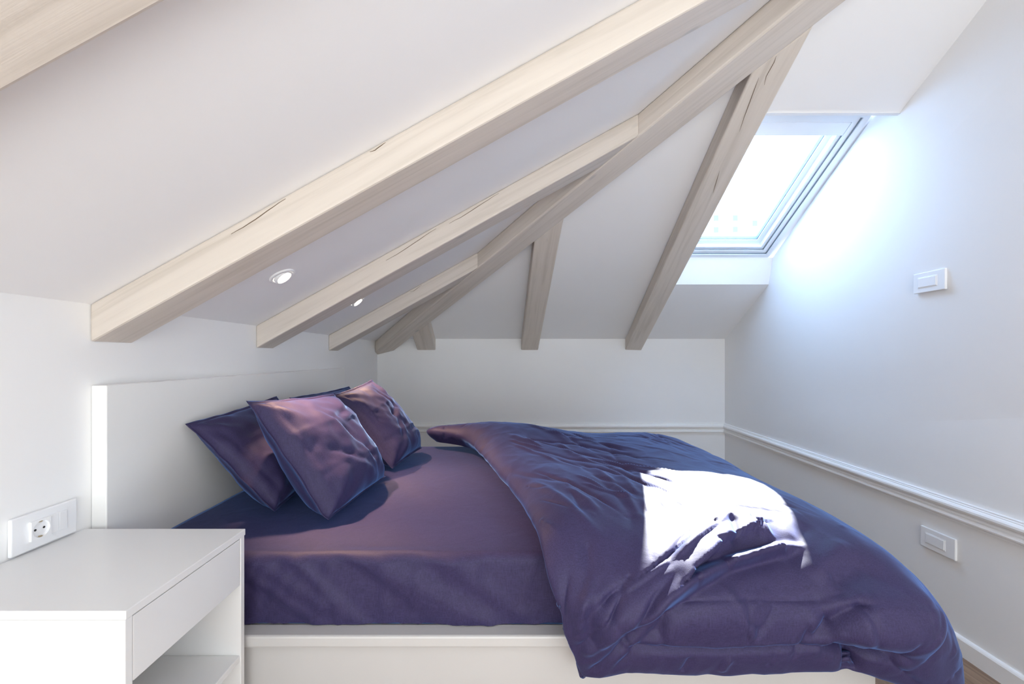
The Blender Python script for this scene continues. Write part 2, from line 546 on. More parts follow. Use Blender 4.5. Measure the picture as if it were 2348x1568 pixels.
# ------------------------------------------------------------------ mouldings
PROF = [(0.0, 0.0), (0.010, 0.0), (0.010, 0.006), (0.014, 0.008), (0.018, 0.012), (0.020, 0.018), (0.018, 0.024), (0.013, 0.027),
        (0.013, 0.031), (0.016, 0.033), (0.016, 0.036), (0.012, 0.040), (0.012, 0.044), (0.020, 0.048), (0.027, 0.054), (0.030, 0.062), (0.029, 0.070),
        (0.024, 0.076), (0.018, 0.079), (0.018, 0.083), (0.014, 0.085), (0.014, 0.090), (0.0, 0.091)]
def rail(name, p0, p1, inward, zb0, prof, mat):
    V, Fc = [], []
    n = len(prof)
    for p in (p0, p1):
        for (o, h) in prof:
            V.append((p[0] + inward[0] * o, p[1] + inward[1] * o, zb0 + h))
    for i in range(n):
        j = (i + 1) % n
        Fc.append((i, j, n + j, n + i))
    Fc += [tuple(range(n)), tuple(range(2 * n - 1, n - 1, -1))]
    return link_mesh(name, V, Fc, mat)
ang = math.atan(0.0673)
rin = (-math.cos(ang), math.sin(ang))
struct(rail('trim_1', (XL, YB), (XR, YB), (0, -1), 0.542, PROF, M_TRIM))
struct(rail('trim_2', (xr(YB, 0.5), YB), (xr(YREAR, 0.5), YREAR), rin, 0.542, PROF, M_TRIM))
BASEP = [(0, 0), (0.015, 0), (0.015, 0.066), (0.012, 0.072), (0.008, 0.076), (0, 0.077)]
struct(rail('baseboard_right', (xr(YB, 0), YB), (xr(YREAR, 0), YREAR), rin, 0, BASEP, M_TRIM))
struct(rail('baseboard_back', (XL, YB), (XR, YB), (0, -1), 0, BASEP, M_TRIM))
struct(rail('baseboard_left', (XL, YREAR), (XL, 0.6), (1, 0), 0, BASEP, M_TRIM))

# ------------------------------------------------------------------ switches and socket
def plate(name, label, cat, origin, ydir, W, H, rot, inserts, insertfn):
    """plate lying in its local XZ plane, front facing local -Y"""
    t = thing(name, label, cat, origin)
    t.rotation_euler = (0, 0, rot)
    p = box('cover_plate', 0, W, -0.009, 0.0, 0, H, M_PLAS, t, 0.003, 3)
    insertfn(t)
    return t

def switch_inserts(W, H):
    def fn(t):
        iw, ih = 0.092, 0.048
        x0 = W * 0.16; z0 = (H - ih) / 2
        box('rocker_frame', x0, x0 + iw, -0.0115, -0.008, z0, z0 + ih, M_PLAS, t, 0.001, 2)
        box('rocker', x0 + 0.004, x0 + iw - 0.004, -0.0135, -0.010, z0 + 0.004, z0 + ih - 0.004, M_PLAS, t, 0.0012, 2)
    return fn
def wall_plate(y_far, W, z0, H, label):
    k = kz(z0 + H / 2)
    a = math.atan(k)
    # local +X runs from the far end to the near end of the plate, front faces into the room
    t = thing('light_switch', label, 'switch', (xr(y_far, z0 + H / 2) - 0.001, y_far, z0))
    t.rotation_euler = (0, 0, math.radians(-90) - a)
    box('cover_plate', 0, W, -0.010, 0.0, 0, H, M_PLAS, t, 0.003, 3)
    switch_inserts(W, H)(t)
    return t
wall_plate(1.925, 0.150, 1.512, 0.088, 'white light switch high on the right wall, above the chair rail')
wall_plate(1.940, 0.158, 0.377, 0.090, 'white light switch low on the right wall, below the chair rail')

sock = thing('wall_socket', 'white socket plate with round earthed outlet on the left wall above the nightstand', 'socket', (XL + 0.001, 0.927, 0.792))
sock.rotation_euler = (0, 0, math.radians(90))
# local +X = +Y world, front faces local -Y = +X world
box('cover_plate', 0, 0.147, -0.009, 0.0, 0, 0.083, M_PLAS, sock, 0.003, 3)
def socket_face():
    x0, x1, z0, z1 = 0.036, 0.0795, 0.020, 0.0645
    cx, cz, R = (x0 + x1) / 2, (z0 + z1) / 2, 0.0188
    n = 32; yf, yr = -0.0145, -0.0097
    V = []
    ring = []
    for i in range(n):
        a = 2 * math.pi * i / n
        c, s = math.cos(a), math.sin(a)
        m = max(abs(c), abs(s))
        V.append((cx + (x1 - x0) / 2 * c / m, -0.0085, cz + (z1 - z0) / 2 * s / m))
    for i in range(n):
        a = 2 * math.pi * i / n
        c, s = math.cos(a), math.sin(a)
        m = max(abs(c), abs(s))
        V.append((cx + (x1 - x0) / 2 * c / m * 0.985, yf, cz + (z1 - z0) / 2 * s / m * 0.985))
    for r, y in ((R, yf), (R * 0.96, yr)):
        for i in range(n):
            a = 2 * math.pi * i / n
            V.append((cx + r * math.cos(a), y, cz + r * math.sin(a)))
    Fc = []
    for k in range(3):
        for i in range(n):
            j = (i + 1) % n
            Fc.append((k * n + i, k * n + j, (k + 1) * n + j, (k + 1) * n + i))
    Fc.append(tuple(3 * n + i for i in range(n)))
    o = link_mesh('outlet', V, Fc, M_PLAS, sock)
    for dx in (-0.0095, 0.0095):
        V = [(cx + dx + 0.0026 * math.cos(2 * math.pi * i / 12), yy, cz + 0.0026 * math.sin(2 * math.pi * i / 12)) for yy in (yr - 0.0006, yr + 0.0005) for i in range(12)]
        Fc = [tuple(range(12)), tuple(range(23, 11, -1))] + [(i, (i + 1) % 12, 12 + (i + 1) % 12, 12 + i) for i in range(12)]
        link_mesh('pin_hole', V, Fc, M_HOLE, o)
    mm = dark('earth_clip_metal', (0.45, 0.36, 0.22), 0.35)
    for s in (-1, 1):
        box('earth_clip', cx - 0.003, cx + 0.003, yr - 0.004, yr, cz + s * R * 0.9 - 0.0012, cz + s * R * 0.9 + 0.0012, mm, o)
socket_face()
box('blank_cover', 0.0815, 0.1005, -0.0118, -0.008, 0.020, 0.0645, M_PLAS, sock, 0.0008, 2)
box('blank_cover', 0.1010, 0.1200, -0.0118, -0.008, 0.020, 0.0645, M_PLAS, sock, 0.0008, 2)

# ------------------------------------------------------------------ ceiling spotlights
def downlight(px, py, label, power, target):
    u, v = (px - CX) / F, (CY - py) / F
    y = (ZL - TL * XL - EYE) / (v - TL * u)
    p = Vector((u * y, y, EYE + v * y))
    nrm = Vector((TL, 0, -1)).normalized()       # into the room
    t = thing('ceiling_spotlight', label, 'spotlight', p, 'recessed ceiling spotlights')
    xa = Vector((1, 0, TL)).normalized(); ya = Vector((0, 1, 0))
    def lathe(name, prof, mat, tilt=0.0, n=40):
        V, Fc = [], []
        Rm = Matrix.Rotation(tilt, 3, ya)
        for (r, h) in prof:
            for i in range(n):
                a = 2 * math.pi * i / n
                V.append(Rm @ (xa * (r * math.cos(a)) + ya * (r * math.sin(a)) + nrm * h))
        for k in range(len(prof) - 1):
            for i in range(n):
                j = (i + 1) % n
                Fc.append((k * n + i, k * n + j, (k + 1) * n + j, (k + 1) * n + i))
        if prof[-1][0] < 0.03: Fc.append(tuple((len(prof) - 1) * n + i for i in range(n)))
        return link_mesh(name, V, Fc, mat, t, smooth=True)
    lathe('trim_ring', [(0.047, 0.0), (0.047, 0.004), (0.044, 0.006), (0.036, 0.006), (0.034, 0.001)], M_PLAS)
    lathe('lamp_housing', [(0.034, 0.0), (0.034, 0.010), (0.031, 0.013), (0.027, 0.012), (0.0245, 0.006)], M_PLAS, -0.22)
    lathe('bulb', [(0.0255, 0.004), (0.024, 0.009), (0.012, 0.011)], M_LAMP, -0.22)
    d = bpy.data.lights.new('spotlight_beam', 'SPOT'); d.energy = power; d.color = (1.0, 0.62, 0.38)
    d.spot_size = math.radians(80); d.spot_blend = 0.8; d.shadow_soft_size = 0.02
    l = bpy.data.objects.new('spotlight_beam', d); COL.objects.link(l); l.parent = t
    l.location = nrm * 0.03
    aim = (Vector(target) - p).normalized()
    l.rotation_euler = (-aim).to_track_quat('Z', 'Y').to_euler()
    return t
downlight(647, 632, 'larger lit recessed spotlight between the long near rafter and the middle rafter', 80, (-0.35, 1.6, 0.7))
downlight(818, 690, 'smaller lit recessed spotlight between the middle rafter and the short far rafter', 55, (-0.45, 2.25, 0.7))

# ------------------------------------------------------------------ bed
bed = thing('bed', 'white lacquered storage bed with a tall plain headboard, standing along the left wall', 'bed', (0, 1.9, 0))
def bb(name, x0, x1, y0, y1, z0, z1, mat=M_BASE, bev=0.002):
    return box(name, x0, x1, y0 - 1.9, y1 - 1.9, z0, z1, mat, bed, bev)
bb('headboard', XL + 0.001, XL + 0.041, 1.121, 2.90, 0.02, 1.155, M_HEAD, 0.0025)
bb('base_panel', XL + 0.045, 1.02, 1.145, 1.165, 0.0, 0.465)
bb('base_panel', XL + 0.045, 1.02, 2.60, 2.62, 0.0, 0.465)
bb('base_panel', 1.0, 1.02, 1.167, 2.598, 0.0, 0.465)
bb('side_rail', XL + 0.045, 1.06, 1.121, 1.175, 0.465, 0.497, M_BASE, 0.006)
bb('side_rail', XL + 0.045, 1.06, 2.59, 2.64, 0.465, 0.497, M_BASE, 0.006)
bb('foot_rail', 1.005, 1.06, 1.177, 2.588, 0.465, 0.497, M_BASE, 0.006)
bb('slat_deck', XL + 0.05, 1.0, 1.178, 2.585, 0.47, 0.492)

# mattress in a fitted sheet
def smooth_noise(p, s, oct_=3):
    return noise.fractal(Vector(p) * s, 0.9, 2.0, oct_)
def mattress():
    x0, x1, y0, y1, z0, z1 = XL + 0.045, 1.03, 1.176, 2.60, 0.4995, 0.688
    # profile: up the front, over the top, down the back
    nx = 150
    prof = []
    R = 0.022
    for i in range(26): prof.append((y0, z0 + (z1 - R - z0) * i / 26, 'f'))
    for i in range(9):
        a = math.pi / 2 * i / 8
        prof.append((y0 + R - R * math.cos(a), z1 - R + R * math.sin(a), 'e%d' % i))
    for i in range(1, 70): prof.append((y0 + R + (y1 - y0 - 2 * R) * i / 70, z1, 't'))
    for i in range(9):
        a = math.pi / 2 * i / 8
        prof.append((y1 - R + R * math.sin(a), z1 - R + R * math.cos(a), 'b'))
    for i in range(1, 9): prof.append((y1, z1 - R + (z0 - z1 + R) * i / 8, 'b'))
    V, Fc = [], []
    n = len(prof)
    for i in range(nx + 1):
        x = x0 + (x1 - x0) * i / nx
        for (y, z, kd) in prof:
            dy = dz = 0
            if kd[0] in 'fe':
                wgt = 1.0 if kd == 'f' else 1 - int(kd[1:]) / 8
                dy = -wgt * 0.010 * (0.5 + noise.noise(Vector((x * 5.5, z * 3 + x * 2, 2.1)))) * (0.4 + 0.6 * math.sin(math.pi * min(1, max(0, (z - z0) / (z1 - z0)))))
                dy -= wgt * 0.010 * max(0, 0.28 - abs(noise.noise(Vector((x * 7 + z * 9, z * 2.5, 7.7))))) / 0.28
                dy -= wgt * 0.006 * max(0, 0.2 - abs(noise.noise(Vector((x * 15 - z * 6, z * 5, 1.7))))) / 0.2
                dz = 0.004 * noise.noise(Vector((x * 6, y * 4, 3.3))) if kd[0] == 'e' else 0
            if kd == 't':
                dz = 0.006 * noise.noise(Vector((x * 2.2, y * 2.0, 5.5))) + 0.0025 * noise.noise(Vector((x * 9 + y * 5, y * 3.0, 1.5)))
                crown = (y - y0) / (y1 - y0)
                dz += 0.003 * math.sin(math.pi * crown)
            V.append((x, y + dy, z + dz))
    for i in range(nx):
        for j in range(n - 1):
            a = i * n + j
            Fc.append((a, a + n, a + n + 1, a + 1))
    Fc.append(tuple(range(n))); Fc.append(tuple(nx * n + j for j in range(n - 1, -1, -1)))
    Fc.append((0, n - 1, nx * n + n - 1, nx * n))
    o = link_mesh('mattress', V, Fc, M_LINEN, smooth=True)
    tag(o, 'mattress in a dark purple linen fitted sheet lying on the white bed base', 'mattress')
mattress()

# ------------------------------------------------------------------ pillows
def pillow(label, TN, TF, BN, BF, thick, seed, belly=1.0, flange=0.05, group='purple linen pillows at the headboard'):
    """corner points: top near, top far, bottom near, bottom far"""
    TN, TF, BN, BF = map(Vector, (TN, TF, BN, BF))
    n = 56
    c = (TN + TF + BN + BF) / 4
    nrm = ((TF - TN) + (BF - BN)).cross((TN - BN) + (TF - BF)).normalized()
    if nrm.x < 0: nrm = -nrm
    t_ = bpy.data.objects
    def surf(u, v, sgn):
        # pull the sides in between the corners
        uu = u * (1 - 0.030 * (1 - v * v))
        vv = v * (1 - 0.035 * (1 - u * u))
        a, b = (uu + 1) / 2, (vv + 1) / 2
        p = (BN * (1 - a) + BF * a) * (1 - b) + (TN * (1 - a) + TF * a) * b
        ui = min(1, abs(u) / (1 - flange)); vi = min(1, abs(v) / (1 - flange))
        e = max(0.0, (1 - ui ** 3.2) * (1 - vi ** 3.2))
        h = thick * e ** 0.55
        # sag: more filling low down
        h *= 1 + 0.28 * belly * (-v) * 0.8
        q = Vector((u * 2.2, v * 2.2, seed))
        w = 0.016 * noise.noise(q * 0.9) * e ** 0.3
        w += 0.006 * noise.noise(Vector((u * 2 + v * 5, v * 2 - u * 5, seed + 3))) * e ** 0.4
        # creases radiating from the corners
        for (cu, cv) in ((-1, -1), (1, -1), (-1, 1), (1, 1)):
            du, dv = u - cu, v - cv
            r = math.hypot(du, dv)
            th = math.atan2(dv * cv, du * cu)
            w += 0.0065 * math.exp(-((r - 0.38) / 0.30) ** 2) * math.sin(th * 9 + seed * 3 + cu) * e ** 0.3
        # ironed fold lines and the flange seam
        w += 0.0035 * math.exp(-((v - 0.34 - 0.05 * u) / 0.035) ** 2) * e ** 0.3
        w += 0.0035 * math.exp(-((v + 0.36 + 0.04 * u) / 0.035) ** 2) * e ** 0.3
        w -= 0.006 * math.exp(-((u + 0.80) / 0.03) ** 2) * e ** 0.2
        # soft dents
        for (du_, dv_, wu, wv, dep, rot) in ((0.1, 0.1, 0.42, 0.07, 0.010, 0.6 + seed), (-0.25, -0.3, 0.36, 0.06, 0.009, 1.1 + seed), (0.3, 0.45, 0.30, 0.05, 0.006, 2.0 + seed), (0.35, -0.45, 0.30, 0.05, 0.007, 0.3 + seed)):
            a_ = (u - du_) * math.cos(rot) + (v - dv_) * math.sin(rot); b_ = -(u - du_) * math.sin(rot) + (v - dv_) * math.cos(rot)
            w -= dep * math.exp(-(a_ / wu) ** 2 - (b_ / wv) ** 2)
            w += dep * 0.6 * math.exp(-(a_ / wu) ** 2 - ((b_ - 0.12) / wv) ** 2)
        w += 0.006 * (1 - e) * noise.noise(Vector((u * 4, v * 4, seed + 9)))
        return p + nrm * (sgn * (h + 0.0022) + w * (1 if sgn > 0 else 0.5) + 0.0)
    V, Fc = [], []
    idx = {}
    for s in (1, -1):
        for i in range(n + 1):
            for j in range(n + 1):
                if s == -1 and (i in (0, n) or j in (0, n)):
                    idx[(s, i, j)] = idx[(1, i, j)]
                    continue
                u = -1 + 2 * i / n; v = -1 + 2 * j / n
                # denser sampling toward edges
                u = math.sin(u * math.pi / 2) * 0.35 + u * 0.65; v = math.sin(v * math.pi / 2) * 0.35 + v * 0.65
                idx[(s, i, j)] = len(V)
                V.append(surf(u, v, s))
    for s in (1, -1):
        for i in range(n):
            for j in range(n):
                q = (idx[(s, i, j)], idx[(s, i + 1, j)], idx[(s, i + 1, j + 1)], idx[(s, i, j + 1)])
                Fc.append(q if s == 1 else q[::-1])
    # keep everything above the sheet
    zmin = 0.702
    V2 = []
    for p in V:
        if p.z < zmin + 0.03:
            p = Vector((p.x, p.y, zmin + 0.03 * math.exp((p.z - zmin - 0.03) / 0.03)))
        if p.x < -1.012: p.x = -1.012 
        V2.append(p)
    o = link_mesh('pillow', V2, Fc, M_LINEN, smooth=True)
    tag(o, label, 'pillow', group)
    return o
pillow('purple pillow leaning on the headboard nearest the nightstand, behind the front left pillow',
       at(424, 972, 1.38), at(634, 908, 1.88), at(628, 1180, 1.42), (-0.76, 1.93, 0.715), 0.072, 1.3)
pillow('purple pillow mostly hidden at the back, its top edge showing against the headboard',
       at(662, 912, 2.03), at(800, 886, 2.62), (-0.68, 2.03, 0.715), (-0.66, 2.56, 0.715), 0.07, 4.1)
pillow('large square purple pillow in front, facing the foot of the bed, nearest in the pile',
       at(562, 920, 1.38), at(766, 902, 1.84), at(752, 1204, 1.36), at(884, 1102, 1.85), 0.098, 7.7)
pillow('brownish lit square pillow at the far side, its pointed corner standing up highest',
       at(762, 905, 1.93), at(852, 870, 2.36), at(900, 1080, 1.97), at(968, 1030, 2.42), 0.088, 2.9)

# ------------------------------------------------------------------ duvet
#DUVET_BEGIN
def duvet():
    # control net: rows from the head edge (curled under) to the foot hem, columns from the front hem to the far hem
    E = [  # left (head) edge
        (0.215, 1.060, 0.440), (0.175, 1.035, 0.545), (0.145, 1.050, 0.655), (0.120, 1.150, 0.745), (0.095, 1.42, 0.755),
        (0.030, 1.75, 0.755), (-0.060, 2.08, 0.760), (-0.185, 2.38, 0.790), (-0.385, 2.50, 0.800), (-0.36, 2.62, 0.775)]
    rows = []
    rows.append([(x + 0.05, y + (0.035 if j < 3 else 0.0), z - (0.0 if j < 3 else 0.035 if j < 7 else 0.065)) for j, (x, y, z) in enumerate(E)])
    rows.append(E)
    rows.append([(0.27, 1.045, 0.448), (0.235, 1.010, 0.55), (0.205, 1.020, 0.67), (0.185, 1.15, 0.790), (0.16, 1.40, 0.805),
                 (0.11, 1.72, 0.805), (0.03, 2.06, 0.815), (-0.08, 2.38, 0.850), (-0.18, 2.52, 0.835), (-0.20, 2.64, 0.79)])
    def col(x, j3, j2, hem, zt=0.815, zfar=0.80):
        return [(x, 1.045, hem), (x, 1.012, hem + 0.10), (x,) + j2, (x,) + j3, (x, 1.38, zt),
                (x, 1.72, zt), (x, 2.06, zt), (x, 2.38, zfar), (x, 2.56, zfar - 0.06), (x, 2.66, zfar - 0.22)]
    rows.append([(0.36, 1.040, 0.462), (0.34, 1.003, 0.555), (0.33, 1.010, 0.66), (0.33, 1.13, 0.775), (0.31, 1.38, 0.815),
                 (0.28, 1.72, 0.815), (0.22, 2.06, 0.825), (0.14, 2.38, 0.855), (0.08, 2.52, 0.83), (0.05, 2.66, 0.75)])
    rows.append(col(0.50, (1.130, 0.770), (1.005, 0.655), 0.455))
    rows.append(col(0.68, (1.165, 0.780), (1.035, 0.655), 0.460))
    rows.append(col(0.86, (1.120, 0.735), (1.020, 0.630), 0.468, 0.800))
    rows.append([(1.00, 1.045, 0.43), (1.00, 1.015, 0.51), (1.00, 1.03, 0.62), (1.00, 1.14, 0.725), (1.00, 1.38, 0.755),
                 (1.00, 1.72, 0.765), (1.00, 2.06, 0.775), (0.99, 2.36, 0.765), (0.98, 2.54, 0.70), (0.97, 2.64, 0.55)])
    rows.append([(1.11, 1.06, 0.37), (1.12, 1.05, 0.46), (1.13, 1.07, 0.56), (1.13, 1.17, 0.645), (1.12, 1.40, 0.685),
                 (1.11, 1.72, 0.695), (1.10, 2.06, 0.705), (1.08, 2.34, 0.69), (1.06, 2.52, 0.62), (1.04, 2.60, 0.50)])
    rows.append([(1.17, 1.09, 0.31), (1.20, 1.10, 0.38), (1.21, 1.13, 0.46), (1.20, 1.21, 0.53), (1.19, 1.42, 0.57),
                 (1.18, 1.72, 0.58), (1.17, 2.05, 0.59), (1.14, 2.32, 0.58), (1.12, 2.48, 0.52), (1.10, 2.56, 0.42)])
    rows.append([(1.19, 1.13, 0.24), (1.22, 1.14, 0.28), (1.23, 1.17, 0.34), (1.23, 1.25, 0.39), (1.22, 1.44, 0.42),
                 (1.21, 1.72, 0.43), (1.20, 2.03, 0.44), (1.17, 2.30, 0.43), (1.15, 2.46, 0.38), (1.12, 2.54, 0.30)])
    rows.append([(1.17, 1.16, 0.20), (1.19, 1.17, 0.23), (1.20, 1.20, 0.27), (1.20, 1.27, 0.31), (1.19, 1.44, 0.33),
                 (1.18, 1.72, 0.34), (1.17, 2.02, 0.35), (1.15, 2.28, 0.34), (1.12, 2.44, 0.30), (1.10, 2.52, 0.23)])
    P = np.array(rows)                     # (R, C, 3)
    # add a curled-under column at the front hem
    front = P[:, :1, :].copy(); front[:, :, 1] += 0.028; front[:, :, 2] += 0.012
    P = np.concatenate([front, P], axis=1)
    def cr(P, t):
        n = P.shape[0]
        i = np.clip(np.floor(t).astype(int), 0, n - 2); f = (t - i)[:, None, None]
        g = lambda k: P[np.clip(i + k, 0, n - 1)]
        p0, p1, p2, p3 = g(-1), g(0), g(1), g(2)
        return 0.5 * ((2 * p1) + (-p0 + p2) * f + (2 * p0 - 5 * p1 + 4 * p2 - p3) * f ** 2 + (-p0 + 3 * p1 - 3 * p2 + p3) * f ** 3)
    NU, NV = 400, 400
    S = cr(P, np.linspace(0, P.shape[0] - 1, NU))
    S = cr(S.transpose(1, 0, 2), np.linspace(0, P.shape[1] - 1, NV)).transpose(1, 0, 2)
    def normals(S):
        a = np.gradient(S, axis=0); b = np.gradient(S, axis=1)
        n = np.cross(a, b); n /= np.linalg.norm(n, axis=2, keepdims=True) + 1e-9
        return n
    Nn = normals(S)
    if Nn[NU // 2, NV // 2, 2] < 0: Nn = -Nn
    D = np.zeros(S.shape[:2])
    def tang(v):
        """distance measured along the cloth, nearly ignoring the offset across it"""
        h = (v * Nn).sum(axis=2)
        d = np.linalg.norm(v - h[..., None] * Nn, axis=2)
        return d + 0.12 * np.abs(h) + np.maximum(0, np.abs(h) - 0.10) * 3
    def crease(pts, width, depth, asym=0.0):
        """depth > 0 raises a ridge along the 3D polyline, < 0 presses a valley"""
        best = np.full(S.shape[:2], 1e9); tt = np.zeros(S.shape[:2])
        L = 0; segs = []
        for a, b in zip(pts[:-1], pts[1:]):
            a = np.array(a); b = np.array(b); l = np.linalg.norm(b - a); segs.append((a, b, L, l)); L += l
        for a, b, l0, l in segs:
            ab = b - a
            t = np.clip(((S - a) @ ab) / (l * l), 0, 1)
            v = S - (a + t[..., None] * ab)
            d = tang(v)
            m = d < best
            best = np.where(m, d, best); tt = np.where(m, (l0 + t * l) / L, tt)
        fade = np.clip(np.sin(np.pi * np.clip(tt * 0.94 + 0.03, 0, 1)) * 1.6, 0, 1)
        return depth * np.exp(-(best / width) ** 2) * fade
    def fold(pts, h, wup, wdn):
        """an overlapping layer: cloth above the line stands proud by h, with a sharp drop below it"""
        best = np.full(S.shape[:2], 1e9); sg = np.zeros(S.shape[:2]); tt = np.zeros(S.shape[:2]); L = 0; segs = []
        for a, b in zip(pts[:-1], pts[1:]):
            a = np.array(a); b = np.array(b); l = np.linalg.norm(b - a); segs.append((a, b, L, l)); L += l
        for a, b, l0, l in segs:
            ab = b - a
            t = np.clip(((S - a) @ ab) / (l * l), 0, 1)
            v = S - (a + t[..., None] * ab)
            d = tang(v)
            c = ab[0] * v[..., 2] - ab[2] * v[..., 0]
            m = d < best
            best = np.where(m, d, best); sg = np.where(m, np.sign(c), sg); tt = np.where(m, (l0 + t * l) / L, tt)
        fade = np.clip(np.sin(np.pi * np.clip(tt, 0, 1)) * 1.8, 0, 1)
        up = h * np.exp(-(best / wup) ** 2)
        dn = -0.55 * h * np.exp(-(best / wdn) ** 2) + 1.55 * h * np.exp(-(best / (wdn * 0.35)) ** 2)
        return np.where(sg > 0, up, dn) * fade
    def A(*pts): return [tuple(at(*p)) for p in pts]
    CREASES = [
        # left border swelling
        (A((1290, 1440, 1.03), (1260, 1300, 1.08), (1235, 1200, 1.30), (1160, 1090, 1.8), (1120, 1040, 2.2)), 0.05, 0.012),
        (A((1370, 1500, 1.02), (1350, 1400, 1.03), (1340, 1280, 1.12), (1300, 1180, 1.4)), 0.02, -0.010),
        # lower hem flange seam
        (A((1410, 1492, 1.01), (1520, 1490, 1.01), (1650, 1497, 1.01), (1800, 1492, 1.01), (1930, 1480, 1.02)), 0.010, -0.012),
        # bulge and deep tuck at the front right
        (A((1890, 1430, 1.02), (1950, 1400, 1.04), (2030, 1400, 1.08), (2060, 1440, 1.09)), 0.055, 0.050),
        (A((1850, 1460, 1.02), (1885, 1415, 1.03), (1930, 1390, 1.05), (2030, 1392, 1.10)), 0.014, -0.028),
        (A((1900, 1492, 1.01), (1950, 1488, 1.02), (2000, 1478, 1.03), (2035, 1465, 1.06)), 0.018, -0.044),
        (A((1960, 1560, 1.03), (1960, 1510, 1.02), (1975, 1485, 1.02)), 0.018, -0.036),
        (A((2005, 1480, 1.03), (2050, 1510, 1.05), (2110, 1550, 1.10)), 0.010, -0.012),
        (A((2060, 1400, 1.12), (2110, 1440, 1.14), (2140, 1480, 1.14), (2100, 1515, 1.10)), 0.012, -0.012),
        (A((2030, 1395, 1.10), (2090, 1450, 1.11), (2120, 1490, 1.12)), 0.02, 0.010),
        # peak in the sun
        (A((1690, 1165, 1.22), (1650, 1220, 1.12), (1560, 1270, 1.06)), 0.03, 0.010),
        (A((1690, 1165, 1.22), (1760, 1215, 1.12), (1800, 1235, 1.10)), 0.03, 0.012),
        (A((1675, 1185, 1.18), (1690, 1240, 1.10)), 0.012, -0.010),
        (A((1720, 1180, 1.18), (1745, 1225, 1.11)), 0.007, -0.008), (A((1740, 1175, 1.18), (1775, 1215, 1.12)), 0.007, 0.007),
        (A((1600, 1215, 1.14), (1560, 1245, 1.09), (1520, 1300, 1.05)), 0.008, -0.008),
        (A((1640, 1200, 1.15), (1590, 1240, 1.09), (1545, 1290, 1.05)), 0.007, 0.007),
        # creases on the upper side
        (A((1275, 1080, 1.75), (1330, 1105, 1.62), (1360, 1135, 1.50)), 0.012, -0.012),
        (A((1200, 1040, 2.1), (1330, 1050, 2.0), (1440, 1080, 1.8), (1480, 1095, 1.7)), 0.018, -0.012),
        (A((1240, 1020, 2.25), (1360, 1045, 2.05), (1470, 1075, 1.85)), 0.020, 0.012),
        (A((1290, 1070, 1.8), (1400, 1110, 1.6), (1520, 1125, 1.5)), 0.010, -0.006),
        (A((1370, 1150, 1.45), (1450, 1130, 1.5), (1540, 1125, 1.5)), 0.008, -0.006),
        (A((1400, 1100, 1.65), (1450, 1180, 1.35), (1490, 1250, 1.2)), 0.016, 0.008),
        (A((1340, 1120, 1.6), (1400, 1190, 1.35), (1440, 1250, 1.2), (1420, 1340, 1.05)), 0.022, -0.008),
        (A((1300, 1150, 1.5), (1310, 1230, 1.25), (1290, 1300, 1.1)), 0.018, 0.009),
        (A((1500, 1000, 2.4), (1540, 1050, 2.0), (1600, 1080, 1.85)), 0.010, -0.006),
        # where the folded-back corner leaves the panel
        (A((1105, 1040, 2.30), (1135, 1022, 2.36), (1180, 1022, 2.36), (1215, 1030, 2.28)), 0.022, -0.028),
        (A((1110, 1050, 2.2), (1160, 1042, 2.2), (1230, 1060, 2.0)), 0.03, 0.014),
        (A((1060, 1000, 2.45), (1090, 985, 2.48), (1110, 972, 2.5)), 0.012, -0.014),
        (A((1120, 1010, 2.42), (1150, 990, 2.45), (1160, 975, 2.5)), 0.012, -0.012),
        (A((1010, 1005, 2.46), (1030, 990, 2.5), (1045, 980, 2.52)), 0.010, -0.010),
        (A((1200, 990, 2.4), (1260, 1010, 2.25), (1300, 1040, 2.05)), 0.02, 0.010),
        (A((1290, 1180, 1.40), (1350, 1250, 1.20), (1425, 1335, 1.04)), 0.012, 0.008),
        (A((1380, 1180, 1.38), (1430, 1240, 1.20), (1485, 1300, 1.08)), 0.010, -0.008),
        (A((1425, 1195, 1.35), (1470, 1235, 1.22), (1505, 1275, 1.12)), 0.008, 0.006),
        (A((1320, 1270, 1.12), (1300, 1340, 1.04), (1292, 1430, 1.03)), 0.012, -0.009),
        (A((1365, 1310, 1.04), (1340, 1380, 1.02), (1325, 1460, 1.02)), 0.012, 0.009),
        (A((1262, 1150, 1.55), (1285, 1220, 1.30), (1280, 1290, 1.12)), 0.014, -0.010),
        (A((1800, 1170, 1.45), (1950, 1300, 1.22), (2070, 1440, 1.15)), 0.012, -0.007),
        (A((1760, 1150, 1.50), (1900, 1280, 1.22), (2000, 1400, 1.12)), 0.014, 0.007),
        (A((1850, 1190, 1.50), (1980, 1310, 1.25), (2100, 1450, 1.17)), 0.012, 0.007),
        # vertical fold lines in the hanging front
        (A((1520, 1400, 1.02), (1515, 1450, 1.01), (1525, 1490, 1.01)), 0.012, -0.008),
        (A((1450, 1440, 1.02), (1430, 1480, 1.01)), 0.012, -0.010),
        (A((1712, 1360, 1.02), (1710, 1430, 1.01), (1712, 1485, 1.01)), 0.005, -0.004),
        (A((1500, 1380, 1.02), (1700, 1375, 1.02), (1900, 1380, 1.03)), 0.006, -0.004),
        (A((1590, 1510, 1.01), (1570, 1555, 1.02)), 0.010, -0.008), (A((1680, 1515, 1.01), (1660, 1555, 1.02)), 0.010, 0.007),
        (A((1860, 1330, 1.05), (1890, 1290, 1.08), (1930, 1260, 1.14)), 0.025, 0.012),
        (A((1820, 1300, 1.06), (1830, 1250, 1.10), (1850, 1200, 1.2)), 0.02, -0.008),
        (A((1900, 1350, 1.04), (1930, 1330, 1.06), (1960, 1320, 1.1)), 0.03, -0.012),
        (A((1350, 1560, 1.03), (1400, 1500, 1.02), (1440, 1460, 1.01)), 0.012, -0.010),
    ]
    for pts, w_, d_ in CREASES:
        D += crease(pts, w_, d_ * 1.05)
